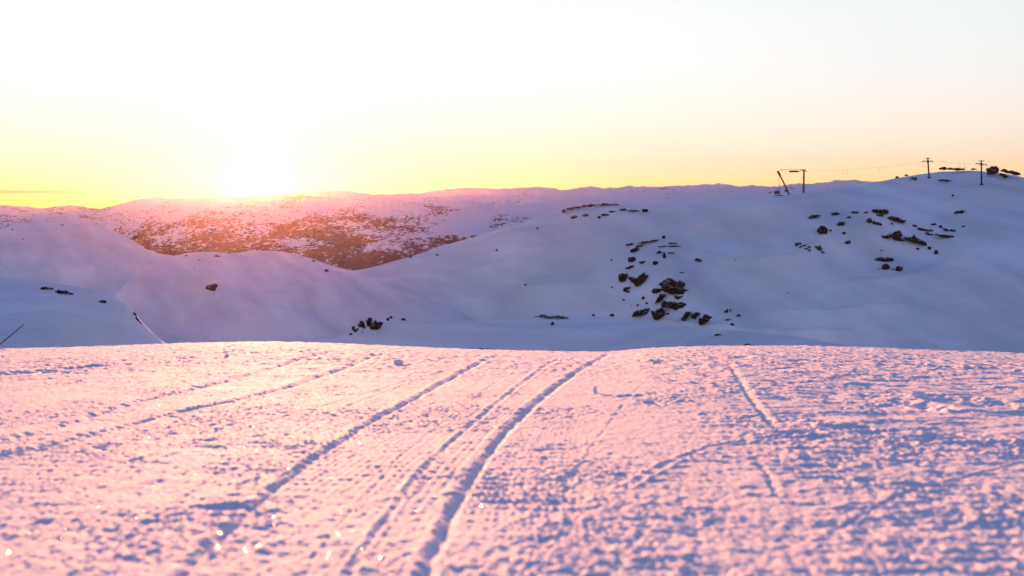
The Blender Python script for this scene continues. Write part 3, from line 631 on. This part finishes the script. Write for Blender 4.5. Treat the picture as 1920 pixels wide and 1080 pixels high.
east = [(1751,420,8,4,0,'leftmost dark stone of the row right of the knob'), (1764,424,6,5,0,'second stone of the row right of the knob'), (1780,430,18,5,3,'longest dark rock of the row right of the knob'), (1807,424,7,3,0,'lone stone farthest right of the knob'), (1799,397,17,4,-3,'faint flat rock high on the right slope'),
        (1775,441,34,4,5,'thin slanting line of rock below the row of stones'), (1735,430,26,3,5,'thin broken line of rock running off the knob'), (1742,437,14,3,5,'lower thin line of rock running off the knob'), (1770,341,23,3.5,0,'flat patch of rock below the two lift pylons'), (1786,368,4,2.5,0,'tiny stone below the flat patch of rock'), (1712,337,14,2.5,0,'thin patch of rock left of the nearer lift pylon foot')]
for x, y, w, h, ti, l in east: rock(MH, blob(x, y, w, h, ti), l, group='stones on the upper right slope')
top = [(1769,320,12,6,0,'small peaked rock on the summit between the pylons'), (1792,321.5,30,4,0,'long low rock along the summit'), (1826,321.5,10,3,0,'low rock on the summit beside the right pylon'), (1860,325,20,14,0,'big dark boulder on the summit right of the pylons'), (1854,330,6,4,0,'small stone at the foot of the big summit boulder'), (1881,333,14,7,6,'tilted rock below the summit boulder'), (1894,328,30,6,8,'long dark rock sloping off the summit to the right'), (1682,335,6,3.5,0,'small stone on the skyline left of the pylons'), (1700,331.5,6,2.5,0,'tiny stone on the skyline nearest the left pylon')]
for x, y, w, h, ti, l in top: rock(MH, blob(x, y, w, h, ti), l, group='summit rocks')
cl = [([(905,545),(890,490),(950,430),(985,385),(1010,380),(1020,410),(1075,415),(1090,400),(1150,420),(1115,480),(1080,530),(1030,555),(960,550)], 'largest brown rock at the right of the small outcrop'),
      ([(820,395),(850,370),(880,325),(905,345),(935,340),(945,385),(930,430),(905,500),(850,490),(835,450)], 'tallest brown rock at the middle of the small outcrop'),
      ([(675,490),(690,450),(735,380),(765,405),(800,415),(800,450),(825,470),(825,500),(800,545),(790,530),(745,515),(710,505)], 'jagged brown rock left of the tallest one'),
      ([(580,560),(570,510),(600,475),(625,490),(630,545),(670,540),(690,520),(690,560),(645,605),(600,575)], 'forked brown rock near the left end of the small outcrop'),
      ([(520,640),(550,605),(580,610),(575,635),(540,655)], 'smallest stone at the lower left end of the small outcrop'),
      (blob(1220,372,58,56), 'round stone right of the small outcrop'), (blob(1280,335,52,38), 'dark stone touching the round stone right of the outcrop'), (blob(1505,372,88,34,10), 'flat stone farthest right of the small outcrop'), (blob(762,592,26,24), 'tiny stone under the small outcrop')]
for o, l in cl: rock(rise, C8(o), l, group='small outcrop on the low rise')
kn = [(knoll,47,531,12,4,0,'leftmost thin stone on the near left knoll'), (knoll,88,536.5,24,9,2,'dark rock at the left of the knoll-top stones'), (knoll,110,542,14,9,2,'broken rock in the middle of the knoll-top stones'), (knoll,123,545,26,10,3,'widest dark rock among the knoll-top stones'), (knoll,180,557,14,5,3,'thin stone on the bend of the knoll'), (knoll,192,562,13,9,0,'dark rock on the bend of the knoll'),
      (knoll,252.5,585,6,9,6,'upper dark rock on the steep knoll edge'), (knoll,258,594,6,9,6,'middle dark rock on the steep knoll edge'), (knoll,263.5,601,6,7,5,'lower dark rock on the steep knoll edge'),
      (round_hill,397.5,537,20,12,0,'lone rust-brown boulder on the round snowy hill'), (round_hill,612,507,7,6,0,'small boulder beside the sunlit trail in the saddle'), (back_hill,588,488.5,5,4,0,'small stone on the skyline of the hill behind'), (round_hill,349,478,6,3.5,0,'small stone at the left brow of the round hill'), (round_hill,407,479,10,4,2,'flat stone at the top of the round hill'), (round_hill,374,486,3.5,3,0,'upper tiny stone on the round hill'), (round_hill,364,502,3.5,3,0,'lower tiny stone on the round hill'),
      (left_hill,23,429,4,3,0,'tiny stone at the left brow of the far left hill'), (left_hill,117,421,4,3,0,'tiny stone on top of the far left hill'), (left_hill,44,447,4,3,0,'tiny stone on the face of the far left hill'), (left_hill,275,464,9,4,3,'dark stone on the right shoulder of the far left hill')]
for hh, x, y, w, h, ti, l in kn: rock(hh, blob(x, y, w, h, ti), l, cat='boulder' if 'boulder' in l else 'rock')

# ------------------------------------------------------------------ lift
def tube(name, pts, rad, mat, parent=None, n=8, cap=True):
    """tube through points; rad a number or one per point"""
    pts = [np.array(p, float) for p in pts]; rad = [rad] * len(pts) if isinstance(rad, (int, float)) else rad
    V = []; Fc = []
    for i, p in enumerate(pts):
        d = pts[min(i + 1, len(pts) - 1)] - pts[max(i - 1, 0)]; d /= np.linalg.norm(d)
        a = np.cross(d, (0, 0, 1) if abs(d[2]) < .9 else (1, 0, 0)); a /= np.linalg.norm(a); b = np.cross(d, a)
        for j in range(n):
            q = 2 * math.pi * j / n; V.append(p + rad[i] * (math.cos(q) * a + math.sin(q) * b))
    for i in range(len(pts) - 1):
        for j in range(n): Fc.append((i * n + j, i * n + (j + 1) % n, (i + 1) * n + (j + 1) % n, (i + 1) * n + j))
    me = bpy.data.meshes.new(name)
    if cap: Fc += [tuple(range(n))[::-1], tuple((len(pts) - 1) * n + j for j in range(n))]
    me.from_pydata([tuple(v) for v in V], [], Fc); me.materials.append(mat)
    return link(bpy.data.objects.new(name, me), parent)
def box(name, lo, hi, mat, parent=None, bev=0.0):
    import bmesh
    bm = bmesh.new(); bmesh.ops.create_cube(bm, size=1)
    lo, hi = np.array(lo, float), np.array(hi, float)
    for v in bm.verts: v.co = tuple((lo + hi) / 2 + np.array(v.co) * (hi - lo))
    if bev: bmesh.ops.bevel(bm, geom=bm.edges[:], offset=bev, segments=1, affect='EDGES')
    me = bpy.data.meshes.new(name); bm.to_mesh(me); bm.free(); me.materials.append(mat)
    return link(bpy.data.objects.new(name, me), parent)

def place(px, py):
    p = MH.hit([px], [py])[0]; D = math.hypot(p[0], p[1]); return p, D / F / K, -math.atan2(p[0], p[1])
# two pylons
def pylon(px, foot, topy, lean, tilt, label):
    p, m, rz = place(px, foot)
    e = empty('lift_pylon', tuple(p), rz, K); H = (foot - topy) * m; w = m
    l = lean * m
    tube('post', [(l * 0, 0, -.6), (0, 0, .15), (-l, 0, H - .3)], [.30, .30, .20], M_STEEL, e, 10)
    box('footing', (-.55, -.55, -.6), (.55, .55, .28), M_DARK, e, .05)
    z1 = H - 1.05
    L = 1.55
    arm = tube('crossarm', [(-l - L, 0, z1 + tilt), (-l, 0, z1), (-l + L, 0, z1 - tilt)], [.10, .15, .10], M_STEEL, e, 6)
    for sx in (-1, 1):
        tube('sheave', [(-l + sx * (L - .05), -.12, z1 - sx * tilt - .18), (-l + sx * (L - .05), .12, z1 - sx * tilt - .18)], .20, M_DARK, arm, 12)
        tube('brace', [(-l + sx * .1, 0, z1 - .75), (-l + sx * .8, 0, z1 - .05 - sx * tilt * .5)], .06, M_STEEL, e, 6)
    tube('collar', [(-l * .9, 0, z1 - .35), (-l * .93, 0, z1 + .22)], .30, M_DARK, e, 10)
    tube('top_bar', [(-l - .85, 0, H - .12), (-l + .85, 0, H - .12)], .10, M_STEEL, e, 6)
    tube('cap', [(-l, 0, H - .55), (-l, 0, H)], [.20, .32], M_DARK, e, 8)
    tag(e, label, 'pylon', 'lift pylons on the hilltop')
    c, s = math.cos(rz), math.sin(rz)
    ends = []
    for sx in (-1, 1):
        lx = K * (-l + sx * (L - .05)); ends.append(np.array([p[0] + c * lx, p[1] + s * lx, p[2] + K * (z1 - sx * tilt + .03)]))
    return ends
endA = pylon(1742, 333.5, 297.5, 2.5, 0.0, 'left of the two T-shaped lift pylons on the summit, leaning slightly left')
endB = pylon(1840.5, 346.5, 303.5, 1.0, 0.22, 'right of the two T-shaped lift pylons, nearer, with tilted crossarm')
# return station: leaning strut, post, rope gear and hanging weight
p0, m, rz = place(1507, 361.5)
st = empty('lift_return_station', tuple(p0), rz, K)
def S(px, py, d=0.0): return ((px - 1507) * m, d, (361.5 - py) * m)
tube('post', [S(1506.5, 366), S(1507, 340), S(1507, 320)], [.34, .30, .27], M_STEEL, st, 10)
hd = box('crosshead', (S(1501.5, 320)[0], -.35, S(1507, 320.6)[2]), (S(1510.5, 320)[0], .35, S(1507, 318.6)[2]), M_DARK, st, .05)
tube('sheave', [(S(1511.3, 0)[0], -.15, S(0, 322)[2]), (S(1511.3, 0)[0], .15, S(0, 322)[2])], .18, M_DARK, hd, 12)
tube('bracket', [S(1502, 319.8), S(1501.5, 322), S(1499, 322.5)], .10, M_STEEL, st, 6)
tube('strut', [S(1482, 367), S(1474.5, 350), S(1464, 329)], [.28, .25, .22], M_STEEL, st, 10)
tube('strut_head', [S(1464.8, 331), S(1462.5, 326), S(1460.2, 322.5)], [.30, .36, .34], M_DARK, st, 8)
tube('head_wheel', [(S(1460.4, 0)[0], -.2, S(0, 322.6)[2]), (S(1460.4, 0)[0], .2, S(0, 322.6)[2])], .36, M_DARK, st, 14)
tube('drum', [(S(1475.2, 0)[0] - .1, -.45, S(0, 357.2)[2]), (S(1475.2, 0)[0] - .1, .2, S(0, 357.2)[2])], .40, M_DARK, st, 14)
for py, d in ((318.0, -.45), (318.0, .45)):
    tube('tie_rod', [S(1461, 321.6, d * .4), S(1466, py, d), S(1502, py - .2, d)], .045, M_STEEL, st, 6)
tube('tie_rod', [S(1464.5, 320.2), S(1480, 320.4), S(1502, 320.6)], .04, M_STEEL, st, 6)
bw = tube('bullwheel', [S(1480.5, 323.2), S(1483, 321.8), S(1490, 321.9), S(1498, 321.9)], [.24, .30, .30, .27], M_DARK, st, 10)
tube('weight_rope', [S(1462.4, 327), S(1462.6, 356)], .06, M_CABLE, st, 6)
tube('guide_rail', [S(1462.8, 345), S(1462.8, 366)], .11, M_STEEL, st, 6)
wt = box('counterweight', (S(1454.3, 0)[0], -.7, S(0, 363.2)[2]), (S(1464, 0)[0], .7, S(0, 357.8)[2]), M_DARK, st, .06)
tube('lifting_lug', [S(1459, 358.2), S(1459, 353)], .12, M_DARK, wt, 6)
tube('ground_beam', [S(1454, 367.0), S(1462, 366.0), S(1470, 365.2)], .17, M_DARK, st, 6)
tag(st, 'lift return station with leaning strut, upright post and hanging weight on the ridge', 'ski lift')
# haul rope from station over both pylons, with tow hangers
rc, rs = math.cos(rz), math.sin(rz)
def SW(px, py, d):
    a = np.array(S(px, py, d)) * K; return np.array([p0[0] + rc * a[0] - rs * a[1], p0[1] + rs * a[0] + rc * a[1], p0[2] + a[2]])
def sag(a, b, k, n=14): return [a + (b - a) * t + np.array([0, 0, -k * 4 * t * (1 - t)]) for t in np.linspace(0, 1, n)]
beyond = [e + (e - f) * 0.9 + np.array([0, 0, -5.0]) for e, f in zip(endB, endA)]
ropes = []
for i in (0, 1):
    s0 = SW(1509, 321.2, -.6 + 1.2 * i)
    pts = sag(s0, endA[i], 1.2) + sag(endA[i], endB[i], .5)[1:] + sag(endB[i], beyond[i], .4)[1:]
    o = tube('haul_rope', pts, .015, M_CABLE, None, 5); ropes.append(pts)
    tag(o, ('left' if i == 0 else 'right') + ' strand of the thin lift rope running over the pylons', 'rope', 'strands of lift rope')
def hanger(i, px, label):
    pts = np.array(ropes[i]); x = 960 + F * pts[:, 0] / pts[:, 1]
    k = np.interp(px, x, np.arange(len(x))); j = int(min(max(k, 0), len(x) - 2)); q = pts[j] + (pts[j + 1] - pts[j]) * (k - j)
    e = empty('tow_hanger', tuple(q), 0, K)
    tube('grip', [(-.10, 0, .02), (.10, 0, .02)], .05, M_DARK, e, 6)
    tube('hanger_rod', [(0, 0, 0), (.03, 0, -.9)], .014, M_CABLE, e, 5)
    tube('spring_box', [(.03, -.10, -1.05), (.03, .10, -1.05)], .15, M_CABLE, e, 10)
    tag(e, label, 'tow hanger', 'tow hangers on the lift rope')
for i, px, l in [(0, 1578, 'tow hanger nearest the return station, left one of its pair'), (1, 1586, 'tow hanger nearest the return station, right one of its pair'), (0, 1646, 'tow hanger midway between station and left pylon, left one'), (1, 1657, 'tow hanger midway between station and left pylon, right one'),
                 (0, 1719, 'tow hanger just left of the left pylon, outer one'), (1, 1728, 'tow hanger just left of the left pylon, inner one'), (0, 1797, 'tow hanger between the two pylons, left one'), (1, 1806, 'tow hanger between the two pylons, right one'), (1, 1861, 'tow hanger above the big summit boulder')]:
    hanger(i, px, l)

# ------------------------------------------------------------------ small foreground things
g = fg_hit([-22], [662])[0]; Rg = math.hypot(*g) * 0.92; ga = math.atan2(*g)
gx, gy = Rg * math.sin(ga), Rg * math.cos(ga); gz = float(fg_base(np.array([gx]), np.array([gy]))[0])
def at(px, py, R):
    a, t = ray(px, py); return np.array([R * math.sin(a), R * math.cos(a), CAMZ + R * t])
tip = at(45, 608, Rg); bot = at(-22, 662.5, Rg)
stick = empty('slope_stick', (float(bot[0]), float(bot[1]), float(bot[2])))
d = tip - bot
shaft = tube('shaft', [-d * .12, d * .4 + np.array([0, 0, -.01]), d], [.013, .012, .007], M_WOOD, stick, 8)
tube('knot', [d * .45, d * .47], .014, M_WOOD, shaft, 8)
tag(stick, 'thin bare stick leaning out of the snow at the left edge', 'stick')

def clod(px, py, w, h, label, seed):
    c = fg_hit([px], [py])[0]; Rc = math.hypot(*c); m = Rc / F
    r = np.random.default_rng(seed)
    import bmesh
    bm = bmesh.new(); bmesh.ops.create_icosphere(bm, subdivisions=4, radius=1)
    for v in bm.verts:
        q = 1 + .16 * noise(v.co.x * 1.7 + seed, v.co.y * 1.7 + v.co.z) + .12 * noise(v.co.x * 4 + v.co.z * 3, v.co.y * 4 + seed)
        v.co = (v.co.x * q * w * m / 2, v.co.y * q * w * m * .45, v.co.z * q * h * m * .62 + h * m * .3)
    for f in bm.faces: f.smooth = True
    me = bpy.data.meshes.new('snow_clod'); bm.to_mesh(me); bm.free(); me.materials.append(M_SLOPE)
    o = link(bpy.data.objects.new('snow_clod', me)); o.location = (c[0], c[1], float(fg_height(np.array([c[0]]), np.array([c[1]]))[0]))
    tag(o, label, 'snow lump', 'loose lumps of snow on the slope')
clod(747, 684, 18, 9, 'rounded lump of snow near the slope edge, between two track lines', 2)
clod(1116, 738, 8, 14, 'pointed lump of snow standing on the ribbed strip', 5)
clod(425, 669, 9, 6, 'small lump of snow near the left part of the slope edge', 7)
clod(1232, 682, 16, 8, 'broken lump of snow right of the deep track near the edge', 9)
clod(1545, 745, 16, 8, 'lump of snow among the rough ridges on the right', 12)
clod(1722, 748, 26, 12, 'larger lump of snow at the right beside a blue hollow', 14)

def crystals():
    r = np.random.default_rng(4); n = 26000
    R = np.exp(r.uniform(math.log(1.7), math.log(18), n)); az = r.uniform(-.45, .45, n)
    x, y = R * np.sin(az), R * np.cos(az); z = fg_height(x, y) + 0.002
    s = r.uniform(.0004, .0012, n) * (1 + .06 * R)
    tx, ty = r.normal(0, .3, n), r.normal(0, .3, n); ph = r.uniform(0, 6.28, n)
    V = np.zeros((n, 6, 3))
    for j in range(6):
        a = ph + j * math.pi / 3; dx, dy = s * np.cos(a), s * np.sin(a)
        V[:, j] = np.stack([x + dx, y + dy, z - tx * dx - ty * dy], 1)
    tri = np.array([(0, 1, 2, 3), (0, 3, 4, 5)])
    faces = (np.arange(n)[:, None, None] * 6 + tri[None]).reshape(-1, 4)
    o = mesh_np('ice_crystals', V.reshape(-1, 3), faces, M_CRYSTAL, False)
    tag(o, 'glittering ice crystals strewn over the snow slope', 'ice crystals', kind='stuff')
crystals()

# ------------------------------------------------------------------ haze
def haze():
    hi, lo, e = 95.0, -251.0, 4300.0
    v = [(x, y, z) for z in (lo, hi) for y in (-e, e) for x in (-e, e)]
    f = [(0, 2, 3, 1), (4, 5, 7, 6), (0, 1, 5, 4), (2, 6, 7, 3), (0, 4, 6, 2), (1, 3, 7, 5)]
    m = bpy.data.materials.new('haze'); m.use_nodes = True; nt = m.node_tree; nt.nodes.clear()
    pv = nt.nodes.new('ShaderNodeVolumePrincipled'); out = nt.nodes.new('ShaderNodeOutputMaterial')
    pv.inputs['Color'].default_value = (1.0, 0.66, 0.50, 1); pv.inputs['Density'].default_value = 6.2e-6; pv.inputs['Anisotropy'].default_value = 0.89
    nt.links.new(pv.outputs[0], out.inputs['Volume'])
    me = bpy.data.meshes.new('haze'); me.from_pydata(v, [], f); me.materials.append(m)
    o = link(bpy.data.objects.new('haze', me)); tag(o, kind='stuff')
haze()
